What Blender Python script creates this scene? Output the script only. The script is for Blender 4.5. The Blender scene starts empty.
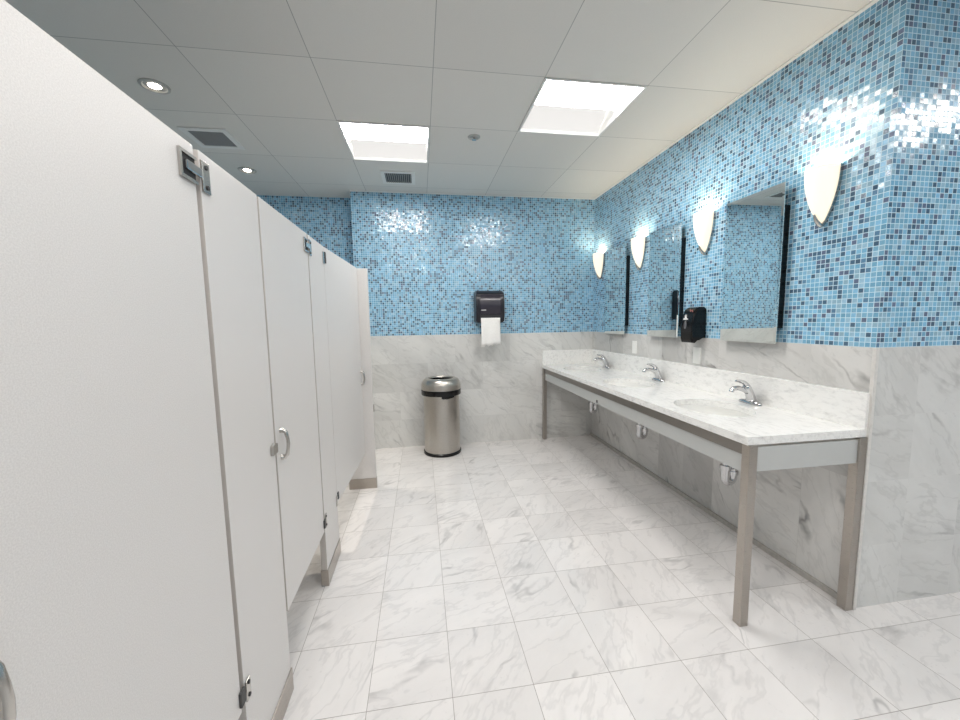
import bpy, bmesh, math, random
from mathutils import Vector, Matrix
random.seed(7)
scene = bpy.context.scene
COL = scene.collection

# ------------------------------------------------------------------ camera
YAW, PITCH, ROLL, FPX, CAMH = -0.1517, 0.1020, -0.0156, 383.08, 1.3653
cy, sy = math.cos(YAW), math.sin(YAW)
cp, sp = math.cos(PITCH), math.sin(PITCH)
cr, sr = math.cos(ROLL), math.sin(ROLL)
ex = Vector((cy, sy, 0)); ey = Vector((-sy, cy, 0)); ez = Vector((0, 0, 1))
fwd = cp * ey - sp * ez
u0 = sp * ey + cp * ez
right = cr * ex + sr * u0
up = -sr * ex + cr * u0
cam_data = bpy.data.cameras.new('camera')
cam_data.sensor_fit = 'HORIZONTAL'; cam_data.sensor_width = 36
cam_data.lens = FPX / 960 * 36
cam_data.clip_start = 0.02
cam = bpy.data.objects.new('camera', cam_data)
M = Matrix.Identity(4)
for i in range(3):
    M[i][0], M[i][1], M[i][2] = right[i], up[i], -fwd[i]
M[0][3], M[1][3], M[2][3] = 0, 0, CAMH
cam.matrix_world = M
COL.objects.link(cam); scene.camera = cam

# ------------------------------------------------------------------ world, exposure
world = bpy.data.worlds.new('world'); scene.world = world
world.use_nodes = True
world.node_tree.nodes['Background'].inputs[0].default_value = (0.9, 0.95, 1, 1)
world.node_tree.nodes['Background'].inputs[1].default_value = 0.0
scene.view_settings.view_transform = 'Standard'
scene.view_settings.look = 'None'
scene.view_settings.gamma = 1.0
scene.view_settings.use_curve_mapping = False
scene.view_settings.exposure = 1.25
TROFFER = 14.0          # emission of the fluorescent fixtures
SCONCE_GLASS = 0.37
SCONCE_BULB = 1.9
CAN = 10.0
CAN_SPOT = 30.0
scene.cycles.use_denoising = True
scene.cycles.max_bounces = 10
scene.cycles.diffuse_bounces = 6
scene.cycles.glossy_bounces = 5
scene.cycles.sample_clamp_indirect = 6.0
scene.cycles.caustics_reflective = False
scene.cycles.caustics_refractive = False

# ------------------------------------------------------------------ dimensions
W, D, DA, ZC, ZM, YC = 1.956, 4.172, 4.40, 2.69, 1.2217, 1.382
XL, YR, XR = -2.12, -2.6, 4.7
XJ = -0.663
XS, ZS = -0.518, 1.787
T = 0.3048
CT = 0.611
FX0, FY0 = -0.2309, 1.2677
CX0, CY0 = -1.1157, 2.1642

# ------------------------------------------------------------------ node helper
class G:
    def __init__(self, name):
        self.m = bpy.data.materials.new(name); self.m.use_nodes = True
        self.t = self.m.node_tree; self.n = self.t.nodes; self.l = self.t.links
        self.p = self.n['Principled BSDF']
    def put(self, sock, v):
        if isinstance(v, bpy.types.NodeSocket): self.l.new(v, sock)
        elif isinstance(v, (tuple, list)) and len(v) == 3 and sock.type == 'RGBA': sock.default_value = (*v, 1)
        else: sock.default_value = v
    def math(self, op, a, b=0.0, c=0.0, clamp=False):
        n = self.n.new('ShaderNodeMath'); n.operation = op; n.use_clamp = clamp
        for k, v in enumerate((a, b, c)): self.put(n.inputs[k], v)
        return n.outputs[0]
    def vmath(self, op, a, b=(0, 0, 0), s=None):
        n = self.n.new('ShaderNodeVectorMath'); n.operation = op
        self.put(n.inputs[0], a); self.put(n.inputs[1], b)
        if s is not None: self.put(n.inputs['Scale'], s)
        return n.outputs['Value'] if op in ('LENGTH', 'DOT_PRODUCT') else n.outputs[0]
    def obj(self):
        return self.n.new('ShaderNodeTexCoord').outputs['Object']
    def sep(self, v):
        n = self.n.new('ShaderNodeSeparateXYZ'); self.put(n.inputs[0], v); return n.outputs
    def comb(self, x, y, z):
        n = self.n.new('ShaderNodeCombineXYZ')
        for k, v in enumerate((x, y, z)): self.put(n.inputs[k], v)
        return n.outputs[0]
    def white(self, v):
        n = self.n.new('ShaderNodeTexWhiteNoise'); n.noise_dimensions = '3D'; self.put(n.inputs['Vector'], v)
        return n.outputs['Value'], n.outputs['Color']
    def noise(self, v, scale, detail=3.0, rough=0.5, dist=0.0):
        n = self.n.new('ShaderNodeTexNoise'); self.put(n.inputs['Vector'], v)
        n.inputs['Scale'].default_value = scale; n.inputs['Detail'].default_value = detail
        n.inputs['Roughness'].default_value = rough; n.inputs['Distortion'].default_value = dist
        return n.outputs['Fac'], n.outputs['Color']
    def mapr(self, v, a, b, c=0.0, d=1.0, smooth=False):
        n = self.n.new('ShaderNodeMapRange'); n.clamp = True
        if smooth: n.interpolation_type = 'SMOOTHSTEP'
        for k, x in enumerate((v, a, b, c, d)): self.put(n.inputs[k], x)
        return n.outputs[0]
    def mix(self, f, a, b, mode='MIX'):
        n = self.n.new('ShaderNodeMix'); n.data_type = 'RGBA'; n.blend_type = mode
        self.put(n.inputs[0], f); self.put(n.inputs[6], a); self.put(n.inputs[7], b)
        return n.outputs[2]
    def mapping(self, v, rot=(0, 0, 0), scale=(1, 1, 1)):
        n = self.n.new('ShaderNodeMapping'); self.put(n.inputs[0], v)
        n.inputs['Rotation'].default_value = rot; n.inputs['Scale'].default_value = scale
        return n.outputs[0]
    def ramp(self, f, stops, const=False):
        n = self.n.new('ShaderNodeValToRGB'); r = n.color_ramp
        r.interpolation = 'CONSTANT' if const else 'LINEAR'
        while len(r.elements) < len(stops): r.elements.new(0.5)
        for e, (p, c) in zip(r.elements, stops): e.position = p; e.color = (*c, 1)
        self.put(n.inputs[0], f); return n.outputs[0]
    def bump(self, h, strength=0.2, dist=0.002):
        n = self.n.new('ShaderNodeBump'); self.put(n.inputs['Height'], h)
        n.inputs['Strength'].default_value = strength; n.inputs['Distance'].default_value = dist
        return n.outputs[0]
    def set(self, **k):
        for a, v in k.items(): self.put(self.p.inputs[a.replace('_', ' ')], v)
        return self.m

def plain(name, col, rough=0.5, metal=0.0, emit=None, es=0.0, spec=None, coat=0.0, vary=0.0):
    g = G(name)
    base = col
    if vary:
        f, _ = g.noise(g.obj(), 60.0, 4.0)
        base = g.mix(g.mapr(f, 0.3, 0.7), tuple(c * (1 - vary) for c in col), tuple(min(1, c * (1 + vary)) for c in col))
    g.set(Base_Color=base, Roughness=rough, Metallic=metal)
    if emit: g.set(Emission_Color=emit, Emission_Strength=es)
    if spec is not None: g.set(Specular_IOR_Level=spec)
    if coat: g.set(Coat_Weight=coat, Coat_Roughness=0.08)
    return g.m

def cells(g, u, v, pu, pv, ou=0.0, ov=0.0):
    su = g.math('DIVIDE', g.math('SUBTRACT', u, ou), pu); sv = g.math('DIVIDE', g.math('SUBTRACT', v, ov), pv)
    fu = g.math('FLOOR', su); fv = g.math('FLOOR', sv)
    du = g.math('ABSOLUTE', g.math('SUBTRACT', g.math('SUBTRACT', su, fu), 0.5))
    dv = g.math('ABSOLUTE', g.math('SUBTRACT', g.math('SUBTRACT', sv, fv), 0.5))
    # distance to the nearest joint, in metres
    eu = g.math('MULTIPLY', g.math('SUBTRACT', 0.5, du), pu); ev = g.math('MULTIPLY', g.math('SUBTRACT', 0.5, dv), pv)
    return fu, fv, g.math('MINIMUM', eu, ev)

def axes(g, ax):
    o = g.obj(); s = g.sep(o)
    u = s[0] if ax in ('XZ', 'XY') else s[1]
    v = s[2] if ax in ('XZ', 'YZ') else s[1]
    return o, u, v

def mosaic(name, ax):
    g = G(name); o, u, v = axes(g, ax)
    P = 0.0219
    fu, fv, e = cells(g, u, v, P, P, 0.003, ZM)
    c = g.comb(fu, fv, 3.3)
    r, rc = g.white(c)
    r2, rc2 = g.white(g.comb(fv, fu, 9.7))
    L1, L2, L3 = (0.235, 0.495, 0.69), (0.185, 0.425, 0.615), (0.315, 0.52, 0.66)
    K1, K2, K3 = (0.068, 0.135, 0.215), (0.11, 0.235, 0.375), (0.125, 0.165, 0.265)
    col = g.ramp(r, [(0, L1), (0.30, L2), (0.56, L3), (0.74, K2), (0.83, K1), (0.94, K3)], True)
    col = g.mix(1.0, col, g.mix(r2, (0.85, 0.85, 0.85), (1.12, 1.12, 1.12)), 'MULTIPLY')
    # slight streaking in the glass
    st, _ = g.noise(g.vmath('ADD', o, g.vmath('MULTIPLY', rc, (7, 7, 7))), 140.0, 2.0)
    col = g.mix(1.0, col, g.mix(st, (0.82, 0.82, 0.82), (1.18, 1.18, 1.18)), 'MULTIPLY')
    grout = g.mapr(e, 0.0011, 0.0017, 1.0, 0.0)
    col = g.mix(grout, col, (0.60, 0.78, 0.87))
    geo = g.n.new('ShaderNodeNewGeometry')
    tilt = g.vmath('MULTIPLY', g.vmath('SUBTRACT', rc2, (0.5, 0.5, 0.5)), (0.095, 0.095, 0.095))
    nrm = g.vmath('NORMALIZE', g.vmath('ADD', geo.outputs['Normal'], tilt))
    g.set(Base_Color=col, Roughness=g.mapr(grout, 0, 1, 0.16, 0.7), Normal=nrm, IOR=1.62)
    g.set(Thin_Film_Thickness=g.math('MULTIPLY', g.math('POWER', r2, 3.0), 150.0), Thin_Film_IOR=1.55)
    return g.m

def marble(name, ax, pu, pv, ou, ov, base=(0.80, 0.79, 0.775), cloud=(0.50, 0.50, 0.49), vein=(0.27, 0.27, 0.27),
           joint=(0.40, 0.385, 0.36), jw=0.0011, rough=0.14, tilevar=0.10, cloudamt=0.5, veinamt=0.7, stagger=False):
    g = G(name); o, u, v = axes(g, ax)
    if stagger:
        row = g.math('FLOOR', g.math('DIVIDE', g.math('SUBTRACT', v, ov), pv))
        u = g.math('ADD', u, g.math('MULTIPLY', g.math('MODULO', g.math('ABSOLUTE', row), 2.0), pu / 2))
    fu, fv, e = cells(g, u, v, pu, pv, ou, ov)
    r, rc = g.white(g.comb(fu, fv, 1.7))
    r2, _ = g.white(g.comb(fv, fu, 5.1))
    # each slab gets its own piece of stone and one of a few grain directions
    p = g.vmath('ADD', o, g.vmath('MULTIPLY', rc, (23, 23, 23)))
    rot = g.n.new('ShaderNodeVectorRotate'); rot.rotation_type = 'AXIS_ANGLE'
    g.put(rot.inputs['Vector'], p)
    rot.inputs['Axis'].default_value = {'XY': (0, 0, 1), 'XZ': (0, 1, 0), 'YZ': (1, 0, 0)}[ax]
    g.put(rot.inputs['Angle'], g.math('ADD', g.math('MULTIPLY', r2, 1.1), 0.35))
    p = rot.outputs[0]
    _, wc = g.noise(p, 3.0, 4.0, 0.55)
    w = g.vmath('ADD', p, g.vmath('MULTIPLY', g.vmath('SUBTRACT', wc, (0.5, 0.5, 0.5)), (0.13, 0.13, 0.13)))
    sc = {'XY': (1, 0.24, 1), 'XZ': (1, 1, 0.26), 'YZ': (1, 1, 0.26)}[ax]
    st = g.mapping(w, scale=sc)
    n1, _ = g.noise(st, 3.6, 3.5, 0.52)
    ridge = g.math('SUBTRACT', 1.0, g.math('MULTIPLY', g.math('ABSOLUTE', g.math('SUBTRACT', n1, 0.5)), 2.0))
    n3, _ = g.noise(p, 5.0, 3.0)
    vm = g.math('MULTIPLY', g.mapr(ridge, 0.955, 1.0, 0, 1, True), g.mapr(n3, 0.46, 0.72))
    n4, _ = g.noise(st, 9.0, 4.0, 0.55)
    fine = g.mapr(g.math('SUBTRACT', 1.0, g.math('MULTIPLY', g.math('ABSOLUTE', g.math('SUBTRACT', n4, 0.5)), 2.0)), 0.93, 1.0, 0, 0.6, True)
    n2, _ = g.noise(st, 3.0, 7.0, 0.62)
    cl = g.math('MULTIPLY', g.mapr(n2, 0.36, 0.74, 0, 1), cloudamt)
    col = g.mix(cl, base, cloud)
    col = g.mix(g.math('MULTIPLY', fine, 0.5), col, cloud)
    col = g.mix(g.math('MULTIPLY', vm, veinamt), col, vein)
    sp_, _ = g.noise(p, 55.0, 3.0, 0.6)
    sm, _ = g.noise(p, 7.0, 2.0)
    speck = g.math('MULTIPLY', g.mapr(sp_, 0.60, 0.74), g.mapr(sm, 0.42, 0.68))
    col = g.mix(g.math('MULTIPLY', speck, 0.45), col, cloud)
    tv = g.mapr(r, 0, 1, 1 - tilevar, 1.0 + tilevar * 0.4)
    col = g.mix(1.0, col, g.comb(tv, tv, tv), 'MULTIPLY')
    jm = g.mapr(e, jw * 0.7, jw * 1.2, 1.0, 0.0)
    col = g.mix(jm, col, joint)
    g.set(Base_Color=col, Roughness=g.mapr(jm, 0, 1, rough, 0.6))
    return g.m

def counter_marble(name):
    g = G(name); o = g.obj()
    st = g.mapping(o, rot=(0.2, 0.3, 0.9), scale=(1, 0.4, 1))
    a, _ = g.noise(st, 46.0, 6.0, 0.65, 0.2)
    b, _ = g.noise(o, 6.0, 3.0)
    n, _ = g.noise(st, 13.0, 5.0, 0.6)
    ridge = g.math('SUBTRACT', 1.0, g.math('MULTIPLY', g.math('ABSOLUTE', g.math('SUBTRACT', n, 0.5)), 2.0))
    f = g.math('MULTIPLY', g.mapr(a, 0.50, 0.72), g.mapr(b, 0.3, 0.75, 0.25, 0.8))
    col = g.mix(f, (0.90, 0.895, 0.875), (0.50, 0.50, 0.49))
    col = g.mix(g.mapr(ridge, 0.95, 1.0, 0, 0.14, True), col, (0.45, 0.45, 0.45))
    return g.set(Base_Color=col, Roughness=0.13)

def ceiling_mat(name):
    g = G(name); o, u, v = axes(g, 'XY')
    fu, fv, e = cells(g, u, v, CT, CT, CX0, CY0)
    r, _ = g.white(g.comb(fu, fv, 2.0))
    f, _ = g.noise(o, 220.0, 2.0)
    tv = g.mapr(r, 0, 1, 0.96, 1.02)
    col = g.mix(1.0, g.mix(f, (0.69, 0.675, 0.64), (0.745, 0.73, 0.695)), g.comb(tv, tv, tv), 'MULTIPLY')
    jm = g.mapr(e, 0.0012, 0.0022, 1.0, 0.0)
    col = g.mix(jm, col, (0.34, 0.34, 0.33))
    return g.set(Base_Color=col, Roughness=0.85)

def door_mat(name):
    g = G(name); o = g.obj()
    f, _ = g.noise(o, 420.0, 2.0, 0.6)
    b, _ = g.noise(o, 3.0, 2.0)
    col = g.mix(g.mapr(f, 0.35, 0.65), (0.62, 0.60, 0.585), (0.71, 0.69, 0.675))
    col = g.mix(g.math('MULTIPLY', b, 0.15), col, (0.69, 0.68, 0.67))
    return g.set(Base_Color=col, Roughness=0.42, Normal=g.bump(f, 0.06, 0.001))

def brushed(name, col, rough=0.28, axis=(1, 1, 30)):
    g = G(name)
    f, _ = g.noise(g.mapping(g.obj(), scale=axis), 40.0, 3.0)
    c = g.mix(f, tuple(x * 0.88 for x in col), tuple(min(1, x * 1.1) for x in col))
    return g.set(Base_Color=c, Metallic=1.0, Roughness=g.mapr(f, 0.2, 0.8, rough * 0.8, rough * 1.25))

MOS_XZ = mosaic('blue glass mosaic facing', 'XZ'); MOS_YZ = mosaic('blue glass mosaic side', 'YZ')
FLOOR = marble('polished white floor marble', 'XY', T, T, FX0, FY0, base=(0.83, 0.805, 0.79), cloud=(0.55, 0.535, 0.53), vein=(0.32, 0.31, 0.31),
               joint=(0.30, 0.275, 0.25), rough=0.11, tilevar=0.04, cloudamt=0.42, veinamt=0.6)
WM_XZ = marble('grey wall marble facing', 'XZ', T, 0.3054, W + 0.245, 0.0, base=(0.74, 0.74, 0.725), cloud=(0.47, 0.47, 0.46), joint=(0.60, 0.595, 0.58), jw=0.0009,
               rough=0.16, tilevar=0.08, cloudamt=0.6, veinamt=0.5)
WM_BK = marble('grey wall marble back', 'XZ', 2 * T, 0.3054, 1.28, 0.0, base=(0.74, 0.74, 0.72), cloud=(0.47, 0.47, 0.455), joint=(0.55, 0.545, 0.53), jw=0.0009,
               rough=0.16, tilevar=0.05, cloudamt=0.6, veinamt=0.5, stagger=True)
WM_YZ = marble('grey wall marble side', 'YZ', T, 0.3054 * 2, YC + 0.28, 0.0, base=(0.76, 0.75, 0.73), cloud=(0.47, 0.465, 0.45), vein=(0.17, 0.165, 0.16),
               joint=(0.55, 0.54, 0.52), jw=0.0008, rough=0.16, tilevar=0.26, cloudamt=0.55, veinamt=0.9)
COUNTER = counter_marble('speckled counter marble')
CEIL = ceiling_mat('white ceiling tile')
DOORM = door_mat('off white laminate')
STEEL = brushed('brushed steel', (0.47, 0.43, 0.39), 0.30)
BINST = brushed('stainless bin', (0.53, 0.50, 0.46), 0.30)
EDGE = plain('taupe panel edge', (0.52, 0.485, 0.455), 0.4)
TRIM = plain('beige metal trim', (0.52, 0.49, 0.45), 0.35, 0.4)
RAIL_SHADED = brushed('brushed rail darkened as shade', (0.30, 0.28, 0.26), 0.35)  # front rail's shade under the counter edge is put into this darker colour
RAILM = plain('satin aluminium', (0.50, 0.50, 0.48), 0.38, 0.85)
APRON = plain('pale grey apron', (0.56, 0.57, 0.56), 0.4, 0.15)
CHROME = plain('chrome', (0.64, 0.64, 0.65), 0.06, 1.0)
SATIN = plain('satin nickel', (0.55, 0.53, 0.50), 0.25, 1.0)
DARK = plain('dark gap', (0.015, 0.015, 0.018), 0.5)
BLACK = plain('gloss black plastic', (0.004, 0.004, 0.0045), 0.18, 0, None, 0, 0.35)
SMOKE = plain('smoked plum plastic', (0.026, 0.022, 0.034), 0.26, 0, None, 0, 0.55)
SMOKE2 = plain('smoked dark housing', (0.009, 0.009, 0.015), 0.3)
PAPER = plain('white paper', (0.86, 0.85, 0.83), 0.9, vary=0.03)
PORC = plain('white porcelain', (0.86, 0.86, 0.84), 0.08)
PLATE = plain('white plastic plate', (0.90, 0.90, 0.87), 0.35)
WHITEP = plain('white painted metal', (0.78, 0.78, 0.76), 0.5)
GREYP = plain('dark grille', (0.055, 0.055, 0.055), 0.6)
MARK = plain('white print', (0.8, 0.8, 0.8), 0.5)
REDM = plain('reddish print', (0.55, 0.22, 0.20), 0.5)
MIRROR = plain('mirror silver', (0.86, 0.90, 0.89), 0.008, 1.0)
MEDGE = plain('mirror edge', (0.70, 0.74, 0.73), 0.08, 1.0)
LENS = plain('fluorescent lens', (0.8, 0.8, 0.8), 0.5, 0, (1, 0.965, 0.935), TROFFER)
LENS2 = plain('lit reflector', (0.13, 0.13, 0.127), 0.5, 0, (1, 0.975, 0.95), TROFFER * 0.022)
GLASS = plain('warm opal glass', (0.62, 0.58, 0.50), 0.3, 0, (1.0, 0.88, 0.66), SCONCE_GLASS)
CANL = plain('lit lamp', (0.9, 0.9, 0.85), 0.3, 0, (1, 0.93, 0.82), CAN)
GROUT = plain('stone edge', (0.70, 0.68, 0.65), 0.4, vary=0.06)
BASEM = plain('grey stone base', (0.46, 0.44, 0.41), 0.5, vary=0.1)

# ------------------------------------------------------------------ mesh helpers
def box(bm, x0, x1, y0, y1, z0, z1, bev=0.0, seg=2, mi=0):
    vs = [bm.verts.new((x, y, z)) for x in (x0, x1) for y in (y0, y1) for z in (z0, z1)]
    F = [(0, 1, 3, 2), (4, 6, 7, 5), (0, 4, 5, 1), (2, 3, 7, 6), (0, 2, 6, 4), (1, 5, 7, 3)]
    fs = [bm.faces.new([vs[i] for i in f]) for f in F]
    for f in fs: f.material_index = mi
    if bev:
        es = list({e for f in fs for e in f.edges})
        bmesh.ops.bevel(bm, geom=es, offset=bev, segments=seg, affect='EDGES', profile=0.6)
    return vs

def tube(bm, pts, rad, seg=12, caps=True):
    pts = [Vector(p) for p in pts]
    rads = rad if isinstance(rad, (list, tuple)) else [rad] * len(pts)
    rings = []
    t0 = (pts[1] - pts[0]).normalized()
    a = t0.orthogonal().normalized()
    for i, p in enumerate(pts):
        t = (pts[min(i + 1, len(pts) - 1)] - pts[max(i - 1, 0)]).normalized()
        a = (a - a.dot(t) * t).normalized(); b = t.cross(a)
        r = rads[i]; ra, rb = r if isinstance(r, tuple) else (r, r)
        rings.append([bm.verts.new(p + a * ra * math.cos(k * 2 * math.pi / seg) + b * rb * math.sin(k * 2 * math.pi / seg)) for k in range(seg)])
    for i in range(len(rings) - 1):
        for k in range(seg):
            bm.faces.new([rings[i][k], rings[i][(k + 1) % seg], rings[i + 1][(k + 1) % seg], rings[i + 1][k]])
    if caps:
        bm.faces.new(rings[0][::-1]); bm.faces.new(rings[-1])

def lathe(bm, prof, seg=40, cx=0, cyy=0, sx=1.0, syy=1.0, mi=0):
    rings = []
    for r, z in prof:
        if r < 1e-6: rings.append([bm.verts.new((cx, cyy, z))])
        else: rings.append([bm.verts.new((cx + r * sx * math.cos(k * 2 * math.pi / seg), cyy + r * syy * math.sin(k * 2 * math.pi / seg), z)) for k in range(seg)])
    for a, b in zip(rings, rings[1:]):
        for k in range(seg):
            q = [a[k % len(a)], a[(k + 1) % len(a)], b[(k + 1) % len(b)], b[k % len(b)]]
            q = list(dict.fromkeys(q))
            if len(q) >= 3:
                f = bm.faces.new(q); f.material_index = mi

def arc(c, r, a0, a1, n, plane='xz', y=0.0):
    out = []
    for i in range(n + 1):
        t = math.radians(a0 + (a1 - a0) * i / n)
        if plane == 'xz': out.append((c[0] + r * math.cos(t), y, c[1] + r * math.sin(t)))
        elif plane == 'xy': out.append((c[0] + r * math.cos(t), c[1] + r * math.sin(t), y))
        else: out.append((y, c[0] + r * math.cos(t), c[1] + r * math.sin(t)))
    return out

def obj(name, bm, mats, parent=None, smooth=0.0, loc=None):
    bmesh.ops.recalc_face_normals(bm, faces=bm.faces)
    me = bpy.data.meshes.new(name); bm.to_mesh(me); bm.free()
    for m in (mats if isinstance(mats, (list, tuple)) else [mats]): me.materials.append(m)
    if smooth:
        me.polygons.foreach_set('use_smooth', [True] * len(me.polygons))
        me.set_sharp_from_angle(angle=math.radians(smooth))
    o = bpy.data.objects.new(name, me); COL.objects.link(o)
    if parent is not None: o.parent = parent
    if loc is not None: o.location = loc
    return o

def B(): return bmesh.new()
def tag(o, label, cat, group=None):
    o['label'] = label; o['category'] = cat
    if group: o['group'] = group
    return o
def thing(name, label, cat, loc=(0, 0, 0), rz=0.0, group=None):
    o = bpy.data.objects.new(name, None); COL.objects.link(o)
    o.empty_display_size = 0.1
    o.location = loc; o.rotation_euler = (0, 0, rz)
    return tag(o, label, cat, group)
def struct(name, bm, mats, smooth=0.0):
    o = obj(name, bm, mats, None, smooth); o['kind'] = 'structure'; return o
def dup(root, loc, label, group=None, rz=None):
    r = root.copy(); COL.objects.link(r); r.location = loc; r['label'] = label
    if rz is not None: r.rotation_euler = (0, 0, rz)
    if group: r['group'] = group
    for ch in list(root.children):
        c = ch.copy(); COL.objects.link(c); c.parent = r
        for gch in list(ch.children):
            d = gch.copy(); COL.objects.link(d); d.parent = c
    return r

# ------------------------------------------------------------------ setting
b = B(); box(b, XL, XR, YR, DA, -0.08, 0.0); struct('floor', b, FLOOR)

def clad(name, x0, x1, y0, y1, mats, split=ZM):
    b = B(); box(b, x0, x1, y0, y1, 0, split, mi=0); box(b, x0, x1, y0, y1, split, ZC + 0.05, mi=1)
    return struct(name, b, mats)
clad('wall_back', XJ, W, D, D + 0.45, [WM_BK, MOS_XZ])
clad('wall_alcove', XL, XJ, DA, DA + 0.22, [WM_BK, MOS_XZ])
# vanity wall, with its end face that turns towards the camera
b = B(); box(b, W, W + 0.30, YC, D + 0.45, 0, ZM, mi=0); box(b, W, W + 0.30, YC, D + 0.45, ZM, ZC + 0.05, mi=1)
for f in b.faces:
    f.normal_update()
    if abs(f.normal.y) > 0.9: f.material_index = 2 if f.material_index == 0 else 3
struct('wall_right', b, [WM_YZ, MOS_YZ, WM_XZ, MOS_XZ])
clad('wall_front', W + 0.30, XR, YC, YC + 0.3, [WM_XZ, MOS_XZ])
clad('wall_left', XL - 0.2, XL, YR, DA + 0.2, [WM_YZ, MOS_YZ])
clad('wall_rear', XL - 0.2, XR + 0.2, YR - 0.2, YR, [WM_XZ, MOS_XZ])
clad('wall_far_right', XR, XR + 0.2, YR, YC + 0.3, [WM_YZ, MOS_YZ])

# ceiling of square tiles, with openings where the fixtures sit
LIGHTS = [(1, 1), (3, 0), (1, -3), (3, -4), (7, -3), (5, -6)]     # tile indices; the last panel is added, unseen, to brighten the near end
b = B()
i0, i1, j0, j1 = -2, 10, -8, 4
xsn = [XL - 0.1] + [CX0 + CT * i for i in range(i0 + 1, i1)] + [XR + 0.1]
ysn = [YR - 0.1] + [CY0 + CT * j for j in range(-7, 4)] + [DA + 0.2]
holes = {(round(CX0 + CT * i, 3), round(CY0 + CT * j, 3)) for i, j in LIGHTS}
vt = {}
def V(x, y, z):
    k = (round(x, 4), round(y, 4), z)
    if k not in vt: vt[k] = b.verts.new((x, y, z))
    return vt[k]
for xa, xb in zip(xsn, xsn[1:]):
    for ya, yb in zip(ysn, ysn[1:]):
        if (round(xa, 3), round(ya, 3)) in holes: continue
        b.faces.new([V(xa, ya, ZC), V(xa, yb, ZC), V(xb, yb, ZC), V(xb, ya, ZC)])
struct('ceiling', b, CEIL)
b = B(); box(b, XL - 0.2, XR + 0.2, YR - 0.2, DA + 0.25, ZC + 0.25, ZC + 0.30); struct('ceiling_slab', b, WHITEP)

# thin edge angle where the ceiling meets the vanity wall and end face
b = B(); box(b, W - 0.022, W, YC - 0.022, D, ZC - 0.006, ZC); struct('trim_1', b, WHITEP)
b = B(); box(b, XJ, W - 0.022, D - 0.022, D, ZC - 0.006, ZC); struct('trim_2', b, WHITEP)
# narrow stone edge strip on the outer corner, stone base under the vanity
b = B(); box(b, W - 0.012, W + 0.004, YC - 0.012, YC + 0.004, 0, ZM, 0.002); struct('trim_3', b, GROUT)
b = B(); box(b, W - 0.014, W, YC + 0.01, D, 0, 0.030, 0.002); struct('baseboard_right', b, BASEM)

# ------------------------------------------------------------------ ceiling fixtures
def make_troffer(label):
    t = thing('ceiling_light', label, 'ceiling light', (0, 0, ZC), 0, 'square ceiling light panels')
    h = CT / 2 - 0.001
    b = B(); w = 0.014
    box(b, -h, h, -h, -h + w, -0.006, 0.02); box(b, -h, h, h - w, h, -0.006, 0.02)
    box(b, -h, -h + w, -h + w, h - w, -0.006, 0.02); box(b, h - w, h, -h + w, h - w, -0.006, 0.02)
    obj('frame', b, WHITEP, t)
    # housing above the opening
    b = B(); k = h - w
    box(b, -h, h, -h, h, 0.15, 0.16); box(b, -h, -h + 0.004, -h, h, 0.02, 0.15); box(b, h - 0.004, h, -h, h, 0.02, 0.15)
    box(b, -h, h, -h, -h + 0.004, 0.02, 0.15); box(b, -h, h, h - 0.004, h, 0.02, 0.15)
    obj('housing', b, WHITEP, t)
    # bowed lamp lens, lit strip at the near side, curved recessed reflector at the far side
    def sweep(nm, prof, m):
        b = B(); rows = [[b.verts.new((-k, y, z)), b.verts.new((k, y, z))] for y, z in prof]
        for r0, r1 in zip(rows, rows[1:]): b.faces.new([r0[0], r0[1], r1[1], r1[0]])
        return obj(nm, b, m, t, 60)
    sweep('lens', [(-0.095 - 0.105 * math.cos(math.pi * i / 10), 0.030 - 0.022 * math.sin(math.pi * i / 10)) for i in range(11)], LENS)
    sweep('reflector', [(-k, 0.012), (-0.245, 0.018), (-0.215, 0.028), (-0.200, 0.030)], LENS)
    sweep('reflector', [(0.010, 0.030)] + [(0.010 + (k - 0.010) * i / 10, 0.030 + 0.085 * math.sin(math.pi * (i / 10) ** 0.8) * (1 - 0.2 * i / 10) - 0.016 * i / 10) for i in range(1, 11)], LENS2)
    return t
LL = ['square lit ceiling panel left of centre, nearer the back wall, with air vent behind it',
      'square lit ceiling panel nearest the mosaic wall above the sinks',
      'square lit ceiling panel above the aisle behind the camera',
      'square lit ceiling panel behind the camera nearer the sinks',
      'square lit ceiling panel over the space right of the mosaic corner',
      'square lit ceiling panel added unseen far behind the camera on the right for extra light']
t0 = make_troffer(LL[0])
for k, (i, j) in enumerate(LIGHTS):
    p = (CX0 + CT * (i + 0.5), CY0 + CT * (j + 0.5), ZC)
    if k == 0: t0.location = p
    else: dup(t0, p, LL[k])

def make_can(label):
    t = thing('recessed_light', label, 'recessed light', (0, 0, ZC), 0, 'round recessed lights over the stalls')
    b = B(); lathe(b, [(0.072, 0.0), (0.070, -0.006), (0.058, -0.007), (0.054, -0.002), (0.050, 0.0)], 32)
    obj('trim_ring', b, TRIM, t, 40)
    b = B(); lathe(b, [(0.050, -0.001), (0.040, -0.0015), (0.031, -0.002)], 32); obj('reflector', b, TRIM, t, 40)
    b = B(); lathe(b, [(0.031, -0.002), (0.024, -0.006), (0.012, -0.009), (0, -0.010)], 24); obj('lamp', b, CANL, t, 60)
    ld = bpy.data.lights.new('can_bulb', 'SPOT'); ld.energy = CAN_SPOT; ld.color = (1.0, 0.90, 0.76); ld.shadow_soft_size = 0.03
    ld.spot_size = math.radians(74); ld.spot_blend = 0.35
    lo = bpy.data.objects.new('can_bulb', ld); COL.objects.link(lo); lo.parent = t; lo.location = (0, 0, -0.03)
    return t
c0 = make_can('round recessed ceiling lamp nearest the camera, above the first stall door'); c0.location = (-1.417, 2.515, ZC)
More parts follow.
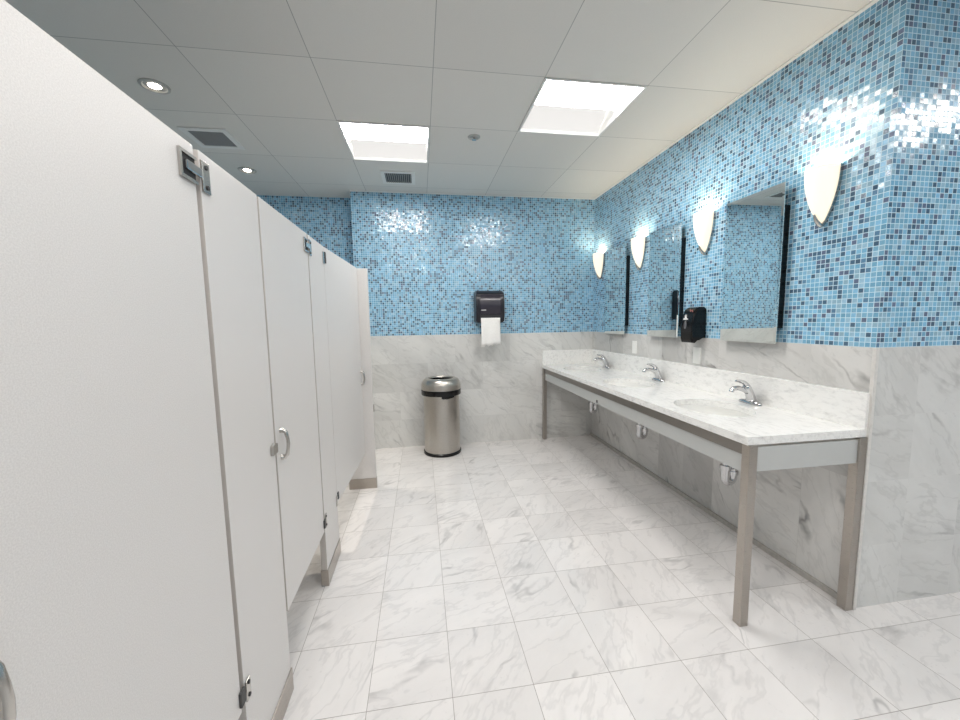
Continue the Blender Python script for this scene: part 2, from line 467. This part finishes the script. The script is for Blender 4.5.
dup(c0, (-1.437, 3.718, ZC), 'small round recessed ceiling lamp nearer the back wall, beyond the square grille')

# square exhaust grille above stalls
t = thing('ceiling_vent', 'dark square exhaust grille in the ceiling above the stalls', 'vent', (-1.418, 3.128, ZC))
b = B(); h, k = 0.150, 0.112
for a in ((-h, h, -h, -k), (-h, h, k, h), (-h, -k, -k, k), (k, h, -k, k)): box(b, a[0], a[1], a[2], a[3], -0.010, 0.0, 0.002)
obj('frame', b, WHITEP, t)
b = B()
box(b, -k, k, -k, k, -0.002, 0.0)
for i in range(24): y = -k + (i + 0.5) * 2 * k / 24; box(b, -k, k, y - 0.0028, y + 0.0028, -0.006, -0.002)
obj('grille', b, plain('grey perforated grille', (0.30, 0.30, 0.30), 0.6), t)
# slotted supply vent by the back wall
t = thing('ceiling_vent', 'white framed slotted vent in the ceiling near the back wall', 'vent', (-0.160, 3.75, ZC))
b = B(); h, k = 0.150, 0.118
for a in ((-h, h, -h, -k), (-h, h, k, h), (-h, -k, -k, k), (k, h, -k, k)): box(b, a[0], a[1], a[2], a[3], -0.009, 0.0, 0.002)
obj('frame', b, WHITEP, t)
b = B(); box(b, -k, k, -k, k, -0.002, 0.0); obj('backing', b, DARK, t)
b = B()
for i in range(13): x = -k + (i + 0.5) * 2 * k / 13; box(b, x - 0.0035, x + 0.0035, -k, k, -0.008, -0.002)
obj('slats', b, plain('tan grey slat', (0.30, 0.29, 0.27), 0.5), t)
# sprinkler head
t = thing('sprinkler_head', 'small round sprinkler head in the ceiling between the light panels', 'sprinkler', (0.424, 2.895, ZC))
b = B(); lathe(b, [(0.046, 0), (0.044, -0.005), (0.034, -0.007), (0.031, -0.003), (0.015, -0.004), (0, -0.004)], 24); obj('escutcheon', b, TRIM, t, 40)
b = B(); lathe(b, [(0.007, -0.004), (0.007, -0.016), (0.017, -0.018), (0.017, -0.020), (0, -0.021)], 16); obj('deflector', b, SATIN, t, 40)

# ------------------------------------------------------------------ toilet partitions
PT = 0.026
def edge_faces(b):
    for f in b.faces:
        f.normal_update()
        if abs(f.normal.y) > 0.9: f.material_index = 1
def prism_x(b, pts, x0, x1):
    A = [b.verts.new((x0, y, z)) for y, z in pts]; C2 = [b.verts.new((x1, y, z)) for y, z in pts]
    b.faces.new(A); b.faces.new(C2[::-1])
    for i in range(len(A)): j = (i + 1) % len(A); b.faces.new([A[i], A[j], C2[j], C2[i]])
def pilaster(label, y0, y1):
    t = thing('partition_pilaster', label, 'stall pilaster', (XS, y0, 0), 0, 'stall pilasters')
    w = y1 - y0
    b = B(); box(b, -PT - 0.004, 0, 0, w, 0.0, ZS, 0.002); edge_faces(b); obj('panel', b, [DOORM, EDGE], t)
    b = B(); box(b, -PT - 0.008, 0.005, -0.003, w + 0.003, 0.0, 0.088, 0.0015); obj('shoe', b, STEEL, t)
    return t
def hinge_plate(t, y, z, h=0.075, w=0.034):
    b = B(); box(b, 0.0, 0.005, y, y + w, z - h / 2, z + h / 2, 0.0015); o = obj('hinge_plate', b, SATIN, t)
    for zz in (z - h * 0.32, z + h * 0.32):
        b = B(); tube(b, [(0.004, y + w * 0.55, zz), (0.0075, y + w * 0.55, zz)], 0.0055, 10); obj('screw', b, DARK, o)
p1 = pilaster('wide off-white pilaster between the first and second stall doors', 1.062, 1.400)
p2 = pilaster('narrower off-white pilaster between the second and third stall doors', 1.975, 2.270)
hinge_plate(p1, 0.003, 1.728); hinge_plate(p2, 0.003, 1.728)
hinge_plate(p1, 0.003, 0.338, 0.06, 0.026); hinge_plate(p2, 0.003, 0.350, 0.07, 0.026)
# latch keeper on the first pilaster
b = B(); prism_x(b, [(0.296, 0.918), (0.340, 0.918), (0.340, 0.950), (0.318, 0.956), (0.296, 0.950)], 0, 0.010); obj('latch_keeper', b, SATIN, p1)
# hinge plates for the third door on the far edge of pilaster 2
b = B(); box(b, 0, 0.005, 0.262, 0.288, 1.690, 1.755, 0.0015); obj('hinge_plate', b, SATIN, p2)
b = B(); box(b, 0, 0.005, 0.265, 0.288, 0.300, 0.360, 0.0015); obj('hinge_plate', b, SATIN, p2)
# end pilaster, turned to face down the aisle
t = thing('partition_pilaster', 'off-white end pilaster facing down the aisle beyond the third stall door', 'stall pilaster', (-0.617, 3.152, 0), 0, 'stall pilasters')
b = B(); box(b, 0.0, 0.215, 0.004, 0.034, 0, ZS, 0.002); obj('panel', b, DOORM, t)
b = B(); box(b, -0.002, 0.218, 0.0, 0.038, 0, 0.086, 0.0015); obj('shoe', b, STEEL, t)
b = B(); box(b, 0.214, 0.222, 0.010, 0.028, 0.64, 0.70, 0.002); obj('bracket', b, SATIN, t)

def pull(b, y, zc, h=0.05, r=0.007):
    pts = [(0.0, y, zc - h), (0.010, y, zc - h), (0.019, y, zc - h * 0.84), (0.024, y, zc - h * 0.4), (0.0255, y, zc), (0.024, y, zc + h * 0.4), (0.019, y, zc + h * 0.84), (0.010, y, zc + h), (0.0, y, zc + h)]
    tube(b, pts, [(r * 1.5, r * 1.5), r * 1.3, r, r * 0.9, r * 0.9, r * 0.9, r, r * 1.3, r * 1.5], 12)
def stall_door(label, y0, y1, hinge_far=True, rz=0.0, origin_y=None, handle_in=0.045):
    oy = y0 if origin_y is None else origin_y
    t = thing('stall_door', label, 'stall door', (XS, oy, 0), rz, 'stall doors')
    a, c = y0 - oy, y1 - oy
    b = B(); box(b, -PT, 0, a, c, 0.305, ZS, 0.002); edge_faces(b); obj('door_panel', b, [DOORM, EDGE], t)
    hy = a + handle_in if hinge_far else c - handle_in
    b = B(); pull(b, hy, 0.930); obj('handle', b, SATIN, t, 50)
    hz = ((1.728, 0.062), (0.348, 0.042))
    for z, h in hz:
        # framed hinge pocket on the door with its pivot arm
        s = 1 if hinge_far else -1
        e = c if hinge_far else a
        y_in = e - s * 0.066
        ya, yb = min(y_in, e), max(y_in, e)
        if z > 1 and hinge_far:
            b = B(); k = 0.007
            prism_x(b, [(ya, z - h / 2), (yb, z - h / 2), (yb, z - h / 2 + k), (ya + k, z - h / 2 + k), (ya + k, z + h / 2 - k), (yb, z + h / 2 - k), (yb, z + h / 2), (ya, z + h / 2)], 0, 0.006)
            o = obj('hinge', b, SATIN, t)
            b = B(); box(b, 0, 0.001, ya + k, yb, z - h / 2 + k, z + h / 2 - k); obj('pocket', b, DARK, o)
            b = B(); box(b, 0.001, 0.009, ya + 0.020, yb + 0.016, z - 0.010, z + 0.012, 0.003); obj('pivot_arm', b, CHROME, o)
        elif hinge_far:
            b = B(); box(b, 0, 0.008, e - 0.012, e + 0.014, z - h / 2, z + h / 2, 0.002); obj('hinge', b, GREYP, t)
        else:
            b = B(); box(b, 0, 0.007, e + 0.002, e + 0.020, z - h / 2, z + h / 2, 0.002); obj('hinge', b, GREYP, t)
    return t
stall_door('large off-white stall door nearest the camera at left edge', 0.425, 1.041, True, 0, None, 0.062)
stall_door('second off-white stall door, with its pull handle at mid height beside the wide pilaster', 1.413, 1.960)
stall_door('third off-white stall door farthest from the camera, slightly ajar', 2.273, 3.135, False, math.radians(-2.8), 2.273, 0.03)
# side panels between the stalls
tag(obj('stall_divider', (lambda b: (box(b, XL, XS - PT - 0.005, 1.218, 1.244, 0.305, ZS, 0.002), b)[1])(B()), DOORM), 'off-white side panel between the first and second stalls', 'stall divider')
tag(obj('stall_divider', (lambda b: (box(b, XL, XS - PT - 0.005, 2.110, 2.136, 0.305, ZS, 0.002), b)[1])(B()), DOORM), 'off-white side panel between the second and third stalls', 'stall divider')
tag(obj('stall_divider', (lambda b: (box(b, XL, -0.6175, 3.158, 3.184, 0.305, ZS, 0.002), b)[1])(B()), DOORM), 'off-white side panel closing the third stall behind the end pilaster', 'stall divider')

# ------------------------------------------------------------------ vanity
VX, VY0, VZ, VT = 1.345, 1.380, 0.860, 0.035
SINK_Y = [1.905, 2.795, 3.683]
SX, SA, SB = 1.615, 0.178, 0.225
t = thing('vanity_countertop', 'long white speckled marble vanity countertop with three sink cutouts', 'countertop', (0, 0, 0))
b = B()
outer = [(VX, VY0), (W - 0.003, VY0), (W - 0.003, D - 0.002), (VX, D - 0.002)]
def ringv(pts, z): return [b.verts.new((x, y, z)) for x, y in pts]
loops = [outer] + [[(SX + SA * math.cos(2 * math.pi * k / 48), yy + SB * math.sin(2 * math.pi * k / 48)) for k in range(48)] for yy in SINK_Y]
top = [ringv(l, VZ) for l in loops]; bot = [ringv(l, VZ - VT) for l in loops]
for lev in (top, bot):
    es = []
    for l in lev:
        for k in range(len(l)): es.append(b.edges.new((l[k], l[(k + 1) % len(l)])))
    bmesh.ops.triangle_fill(b, use_beauty=True, use_dissolve=False, edges=es)
for lt, lb in zip(top, bot):
    n = len(lt)
    for k in range(n): b.faces.new([lt[k], lt[(k + 1) % n], lb[(k + 1) % n], lb[k]])
obj('slab', b, COUNTER, t)
b = B(); box(b, W - 0.024, W - 0.002, VY0, D - 0.003, VZ, 1.022, 0.002); obj('backsplash', b, COUNTER, t)
b = B(); box(b, VX + 0.004, W - 0.024, D - 0.024, D - 0.002, VZ, 1.022, 0.002); obj('side_splash', b, COUNTER, t)

t = thing('vanity_stand', 'brushed steel legs and pale grey apron carrying the marble countertop', 'sink stand', (0, 0, 0))
LW = 0.040
LX, LY = VX + 0.007, VY0 - 0.006
for x, y in ((LX, LY), (W - 0.011 - LW, LY), (LX, D - 0.050)):
    b = B(); box(b, x, x + LW, y, y + LW, 0.0, VZ - VT - 0.001, 0.002); obj('leg', b, STEEL, t)
b = B(); box(b, LX + 0.012, LX + 0.036, LY + LW, D - 0.050, 0.770, VZ - VT - 0.001, 0.001); obj('rail', b, RAIL_SHADED, t)
b = B(); box(b, LX + LW, W - 0.011 - LW, LY + 0.016, LY + 0.036, 0.812, VZ - VT - 0.001, 0.001); obj('rail', b, STEEL, t)
b = B(); box(b, LX + 0.020, LX + 0.044, LY + LW, D - 0.050, 0.688, 0.771, 0.0015); obj('apron', b, APRON, t)
b = B(); box(b, LX + LW, W - 0.045, LY + 0.008, LY + 0.026, 0.706, 0.813, 0.0015); obj('apron', b, APRON, t)
b = B(); box(b, LX + 0.017, LX + 0.021, 2.822, 2.840, 0.700, 0.722, 0.001); obj('slot', b, DARK, t)
b = B(); tube(b, [(LX + 0.021, 4.085, 0.748), (LX + 0.016, 4.085, 0.748)], 0.009, 12); obj('screw', b, PLATE, t)

def make_sink(label):
    t = thing('sink_basin', label, 'sink', (SX, 0, VZ - VT), 0, 'undermount sinks')
    b = B()
    prof = [(1.06, 0.0), (0.985, -0.001), (0.97, -0.012), (0.93, -0.045), (0.82, -0.090), (0.62, -0.120), (0.35, -0.134), (0.10, -0.136)]
    lathe(b, prof, 48, 0, 0, SA, SB)
    for v in b.verts: v.co.x += 0.090 * (-v.co.z / 0.14)
    obj('bowl', b, PORC, t, 60)
    b = B(); lathe(b, [(0.024, -0.1345), (0.022, -0.132), (0.017, -0.133), (0.0, -0.1335)], 24, 0.087, 0); obj('drain', b, CHROME, t, 40)
    return t
SL = ['oval white sink bowl nearest the camera, set in the marble counter', 'oval white sink bowl in the middle of the marble counter', 'oval white sink bowl farthest from the camera by the back wall']
s0 = make_sink(SL[0]); s0.location.y = SINK_Y[0]
for k in (1, 2): dup(s0, (SX, SINK_Y[k], VZ - VT), SL[k])

def make_trap(label):
    t = thing('drain_trap', label, 'drain pipe', (0, 0, 0), 0, 'chrome drain traps under the counter')
    TX, r = 1.722, 0.023
    b = B(); tube(b, [(TX, 0, 0.689), (TX, 0, 0.505)], 0.017, 16); obj('tailpiece', b, CHROME, t, 50)
    b = B()
    pts = [(TX, 0, 0.51), (TX, 0, 0.46)] + arc((TX + r, 0.435), r, 180, 360, 12) + [(TX + 2 * r, 0, 0.47)] + arc((TX + 2 * r + 0.03, 0.485), 0.03, 180, 90, 6) + [(W - 0.008, 0, 0.515)]
    tube(b, pts, 0.0235, 16); obj('bend', b, CHROME, t, 50)
    for xx, z0 in ((TX, 0.490), (TX + 2 * r, 0.455)):
        b = B(); tube(b, [(xx, 0, z0), (xx, 0, z0 + 0.022)], 0.0295, 12); obj('slip_nut', b, CHROME, t, 40)
    b = B(); tube(b, [(W - 0.008, 0, 0.515), (W, 0, 0.515)], 0.036, 20); obj('wall_flange', b, CHROME, t, 40)
    return t
TL = ['chrome drain trap nearest the camera below the counter apron', 'chrome drain trap under the middle sink', 'chrome drain trap farthest away, under the sink by the back wall']
d0 = make_trap(TL[0]); d0.location.y = SINK_Y[0]
for k in (1, 2): dup(d0, (0, SINK_Y[k], 0), TL[k])

def make_faucet(label):
    t = thing('faucet', label, 'faucet', (0, 0, VZ + 0.0005), 0, 'chrome sink faucets')
    X = W - 0.068
    b = B()
    lathe(b, [(1.0, 0.0), (1.0, 0.006), (0.93, 0.014), (0.70, 0.020), (0.0, 0.024)], 32, X, 0, 0.027, 0.078)
    obj('deck_plate', b, CHROME, t, 50)
    b = B(); tube(b, [(X + 0.006, 0, 0.012), (X + 0.000, 0, 0.040), (X - 0.012, 0, 0.068), (X - 0.026, 0, 0.092), (X - 0.034, 0, 0.106), (X - 0.038, 0, 0.111)], [0.028, 0.024, 0.023, 0.023, 0.020, 0.010], 16); obj('body', b, CHROME, t, 50)
    b = B(); tube(b, [(X - 0.008, 0, 0.062), (X - 0.045, 0, 0.084), (X - 0.085, 0, 0.096), (X - 0.112, 0, 0.094), (X - 0.124, 0, 0.086), (X - 0.128, 0, 0.074)], [(0.019, 0.016), (0.016, 0.013), (0.014, 0.012), 0.013, 0.013, 0.013], 14); obj('spout', b, CHROME, t, 50)
    b = B(); tube(b, [(X - 0.022, 0, 0.096), (X - 0.034, 0, 0.114), (X - 0.052, 0, 0.127), (X - 0.078, 0, 0.135), (X - 0.102, 0, 0.139)], [0.017, (0.013, 0.015), (0.007, 0.014), (0.005, 0.013), (0.003, 0.008)], 12); obj('lever', b, CHROME, t, 50)
    return t
FL = ['chrome lever faucet nearest the camera, at the front sink', 'chrome lever faucet at the middle sink', 'chrome lever faucet farthest away, at the sink by the back wall']
f0 = make_faucet(FL[0]); f0.location = (0, SINK_Y[0] + 0.03, VZ + 0.0005)
for k in (1, 2): dup(f0, (0, SINK_Y[k] + 0.02, VZ + 0.0005), FL[k])

# ------------------------------------------------------------------ mirrors
def make_mirror(label):
    t = thing('wall_mirror', label, 'mirror', (W, 0, 1.215), 0, 'frameless mirrors above the sinks')
    h, hw, th = 0.850, 0.197, 0.006
    x = -0.046
    b = B()
    # bevelled edge: flat face inset, outer rim set back
    k = 0.014
    fr = [(-hw + k, k), (hw - k, k), (hw - k, h - k), (-hw + k, h - k)]
    rm = [(-hw, 0), (hw, 0), (hw, h), (-hw, h)]
    A = [b.verts.new((x, y, z)) for y, z in fr]; R = [b.verts.new((x + 0.0004, y, z)) for y, z in rm]; K = [b.verts.new((x + th, y, z)) for y, z in rm]
    b.faces.new(A).material_index = 0
    for i in range(4):
        j = (i + 1) % 4
        b.faces.new([A[i], A[j], R[j], R[i]]).material_index = 0
        b.faces.new([R[i], R[j], K[j], K[i]]).material_index = 1
    b.faces.new(K).material_index = 2
    obj('mirror_glass', b, [MIRROR, MEDGE, DARK], t)
    b = B(); box(b, x + th, 0.0, -hw + 0.006, hw - 0.004, 0.085, h - 0.115); obj('backing_frame', b, BLACK, t)
    return t
ML = ['tall frameless mirror nearest the camera, on the blue mosaic', 'tall frameless mirror in the middle, left of the soap dispenser', 'narrow-looking tall mirror farthest away, by the back corner']
MY = [2.016, 2.828, 3.595]
m0 = make_mirror(ML[0]); m0.location.y = MY[0]
for k in (1, 2): dup(m0, (W, MY[k], 1.215), ML[k])

# ------------------------------------------------------------------ sconces
def shield(n_t=18, n_p=20, w=0.066, d=0.080, h=0.255, x0=-0.016):
    b = B(); rings = []
    for i in range(n_t + 1):
        tt = i / n_t
        s = math.sin(math.pi / 2 * (tt ** 0.80)) if tt else 0.0
        ring = []
        for k in range(n_p + 1):
            a = math.pi * k / n_p
            ring.append((x0 - d * (s ** 0.9 if s else 0) * math.sin(a), -w * s * math.cos(a), h * tt))
        rings.append(ring)
    tip = b.verts.new((x0, 0, 0)); vr = [[tip]] + [[b.verts.new(p) for p in r] for r in rings[1:]]
    for a, c in zip(vr, vr[1:]):
        for k in range(n_p):
            q = list(dict.fromkeys([a[min(k, len(a) - 1)], a[min(k + 1, len(a) - 1)], c[k + 1], c[k]]))
            b.faces.new(q)
    return b
def make_sconce(label):
    t = thing('wall_sconce', label, 'wall lamp', (W, 0, 1.810), 0, 'tapered glass wall sconces')
    o = obj('shade', shield(), GLASS, t, 60)
    md = o.modifiers.new('thickness', 'SOLIDIFY'); md.thickness = 0.004; md.offset = 1
    b = B(); pts = []
    for i in range(-18, 19):
        tt = (abs(i) / 18) ; s = math.sin(math.pi / 2 * (tt ** 0.80)) if tt else 0
        pts.append(((0.071 * s) * (1 if i > 0 else -1), -0.014 + 0.266 * tt))
    A = [b.verts.new((-0.016, y, z)) for y, z in pts]; Cc = [b.verts.new((0, y, z)) for y, z in pts]
    b.faces.new(A); b.faces.new(Cc[::-1])
    for i in range(len(A)): j = (i + 1) % len(A); b.faces.new([A[i], A[j], Cc[j], Cc[i]])
    obj('backplate', b, SATIN, t)
    b = B(); tube(b, [(-0.014, 0.0, -0.012), (-0.030, 0.0, -0.004), (-0.048, 0.0, 0.016), (-0.060, 0, 0.040)], [0.010, 0.010, 0.008, 0.004], 10); obj('bottom_clip', b, SATIN, t, 50)
    ld = bpy.data.lights.new('bulb', 'POINT'); ld.energy = SCONCE_BULB; ld.color = (1.0, 0.82, 0.60); ld.shadow_soft_size = 0.02
    lo = bpy.data.objects.new('bulb', ld); COL.objects.link(lo); lo.parent = t; lo.location = (-0.052, 0, 0.222)
    return t
WL = ['lit tapered glass wall sconce nearest the camera, right of the nearest mirror', 'lit tapered glass wall sconce between the nearest and middle mirrors', 'lit tapered glass wall sconce between the middle and farthest mirrors', 'lit tapered glass wall sconce in the back corner by the farthest mirror']
WY = [1.644, 2.422, 3.21, 3.975]
w0 = make_sconce(WL[0]); w0.location.y = WY[0]
for k in (1, 2, 3): dup(w0, (W, WY[k], 1.810), WL[k])

# ------------------------------------------------------------------ soap dispenser
t = thing('soap_dispenser', 'black plastic soap dispenser on the wall between two mirrors', 'soap dispenser', (W, 2.450, 1.188))
b = B()
# side outline in x,z extruded along y
prof = [(0, 0.035), (0, 0.235), (-0.020, 0.250), (-0.055, 0.250), (-0.085, 0.235), (-0.104, 0.195), (-0.112, 0.12), (-0.114, 0.030), (-0.106, 0.004), (-0.080, 0.0), (-0.066, 0.012), (-0.060, 0.030)]
L = [b.verts.new((x, -0.060, z)) for x, z in prof]; R = [b.verts.new((x, 0.060, z)) for x, z in prof]
b.faces.new(L); b.faces.new(R[::-1])
for i in range(len(L)): j = (i + 1) % len(L); b.faces.new([L[i], L[j], R[j], R[i]])
bmesh.ops.bevel(b, geom=[e for f in b.faces if len(f.verts) > 6 for e in f.edges], offset=0.010, segments=3, affect='EDGES')
obj('body', b, BLACK, t, 40)
b = B(); lathe(b, [(0, 0.003), (0.014, 0.002), (0.015, 0)], 20, 0, 0, 1, 1.9)
o = obj('level_window', b, plain('smoky window', (0.10, 0.10, 0.11), 0.12), t, 40); o.rotation_euler = (0, math.radians(-90), 0); o.location = (-0.1115, 0.012, 0.125); o.rotation_euler = (math.radians(90), 0, math.radians(-90))
b = B()
prism_x(b, [(-0.010, 0.162), (0.034, 0.162), (0.034, 0.168), (0.026, 0.172), (0.018, 0.177), (0.018, 0.192), (0.012, 0.197), (0.006, 0.192), (0.006, 0.177), (-0.002, 0.172), (-0.010, 0.168)], -0.1120, -0.1030)
obj('emblem', b, MARK, t)
for k, (y, z) in enumerate(((-0.035, 0.219), (-0.026, 0.226), (-0.016, 0.222), (-0.006, 0.229))):
    xx = -0.085 - (0.235 - z) * 0.46
    b = B(); box(b, xx - 0.003, xx + 0.004, y - 0.003, y + 0.003, z - 0.004, z + 0.004); obj('printed_letter', b, REDM, t)

# ------------------------------------------------------------------ switch and outlet plates
def plate(name, label, cat, y, z, parts):
    t = thing(name, label, cat, (W, y, z))
    b = B(); box(b, -0.006, 0, -0.037, 0.037, 0, 0.118, 0.002); obj('cover_plate', b, PLATE, t)
    for nm, a in parts:
        b = B(); box(b, *a, 0.001); obj(nm, b, PLATE, t)
    return t
plate('light_switch', 'white rocker switch plate on the marble below the farther mirrors', 'switch', 3.285, 1.040, [('rocker', (-0.0095, -0.006, -0.017, 0.017, 0.026, 0.092))])
t = plate('power_outlet', 'white outlet plate on the marble below the soap dispenser', 'outlet', 2.470, 1.034, [('receptacle', (-0.0085, -0.006, -0.017, 0.017, 0.024, 0.094))])

# ------------------------------------------------------------------ paper towel dispenser
t = thing('paper_towel_dispenser', 'dark smoked plastic paper towel dispenser on the back wall', 'paper towel dispenser', (0.730, D, 1.365))
b = B()
prof = [(0, -0.020), (0, 0.318), (-0.10, 0.318), (-0.150, 0.303), (-0.180, 0.267), (-0.190, 0.20), (-0.180, 0.06), (-0.165, -0.020)]
hw = 0.152
L = [b.verts.new((-hw, y, z)) for y, z in prof]; R = [b.verts.new((hw, y, z)) for y, z in prof]
b.faces.new(L); b.faces.new(R[::-1])
for i in range(len(L)): j = (i + 1) % len(L); b.faces.new([L[i], L[j], R[j], R[i]])
bmesh.ops.bevel(b, geom=list(b.edges), offset=0.012, segments=3, affect='EDGES')
obj('housing', b, SMOKE2, t, 40)
b = B()
prof = [(-0.110, 0.300), (-0.158, 0.288), (-0.188, 0.255), (-0.202, 0.19), (-0.196, 0.10), (-0.188, 0.065), (-0.165, 0.06)]
hw = 0.112
L = [b.verts.new((-hw, y, z)) for y, z in prof]; R = [b.verts.new((hw, y, z)) for y, z in prof]
b.faces.new(L); b.faces.new(R[::-1])
for i in range(len(L)): j = (i + 1) % len(L); b.faces.new([L[i], L[j], R[j], R[i]])
bmesh.ops.bevel(b, geom=list(b.edges), offset=0.008, segments=2, affect='EDGES')
obj('front_cover', b, SMOKE, t, 50)
b = B(); box(b, -0.100, -0.050, -0.2005, -0.196, 0.108, 0.114); obj('brand_mark', b, MARK, t)
b = B(); box(b, -0.110, 0.110, -0.184, -0.150, 0.012, 0.055, 0.004); obj('tear_slot', b, DARK, t)
# the sheet hanging out
b = B(); nx, nz = 14, 8; g_ = []
for j in range(nz + 1):
    row = []
    for i in range(nx + 1):
        x = -0.108 + 0.205 * i / nx; f = j / nz
        zb = -0.276 + 0.030 * i / nx + 0.007 * math.sin(i * 2.1) + (0.012 if 2 < i < 5 else 0)
        z = 0.030 * (1 - f) + zb * f
        y = -0.188 - 0.012 * math.sin(f * 2.2) - 0.003 * math.sin(i * 0.7 + f * 3)
        row.append(b.verts.new((x, y, z)))
    g_.append(row)
for r0, r1 in zip(g_, g_[1:]):
    for i in range(nx): b.faces.new([r0[i], r0[i + 1], r1[i + 1], r1[i]])
o = obj('paper_towel', b, PAPER, None, 60, (0.734, D, 1.365))
md = o.modifiers.new('thickness', 'SOLIDIFY'); md.thickness = 0.001
tag(o, 'white paper towel sheet hanging from the dark dispenser', 'paper towel')

# ------------------------------------------------------------------ trash can
t = thing('trash_can', 'round open-top stainless steel trash can with black band, by the back wall', 'trash can', (0.190, 3.945, 0))
b = B(); lathe(b, [(0, 0.0), (0.192, 0.0), (0.196, 0.004), (0.196, 0.026), (0.190, 0.032), (0.182, 0.032)], 56); obj('base_ring', b, BLACK, t, 40)
b = B(); lathe(b, [(0.186, 0.030), (0.186, 0.640)], 56); obj('body', b, BINST, t, 40)
b = B(); lathe(b, [(0.186, 0.618), (0.203, 0.620), (0.205, 0.624), (0.205, 0.670), (0.200, 0.675), (0.180, 0.675)], 56); obj('band', b, BLACK, t, 40)
b = B()
prof = [(0.204, 0.675)] + [(0.146 + 0.058 * math.cos(a), 0.700 + 0.088 * math.sin(a)) for a in [math.pi / 2 * k / 10 for k in range(11)]] + [(0.136, 0.789), (0.129, 0.784), (0.127, 0.770), (0.127, 0.70)]
lathe(b, prof, 56); obj('lid', b, BINST, t, 50)
b = B(); lathe(b, [(0.1265, 0.772), (0.1265, 0.35), (0.0, 0.35)], 40); obj('liner', b, BLACK, t, 40)
b = B()
pts = []
for k in range(9):
    a = math.radians(-92 + 5.2 * k); pts.append((0.1905 * math.cos(a), 0.1905 * math.sin(a)))
zb = [0.600, 0.592, 0.594, 0.591, 0.593, 0.596, 0.598, 0.600, 0.606]
A = [b.verts.new((x, y, 0.625)) for x, y in pts]; Z = [b.verts.new((x, y, z)) for (x, y), z in zip(pts, zb)]
for i in range(8): b.faces.new([A[i], A[i + 1], Z[i + 1], Z[i]])
obj('bag_edge', b, BLACK, t)
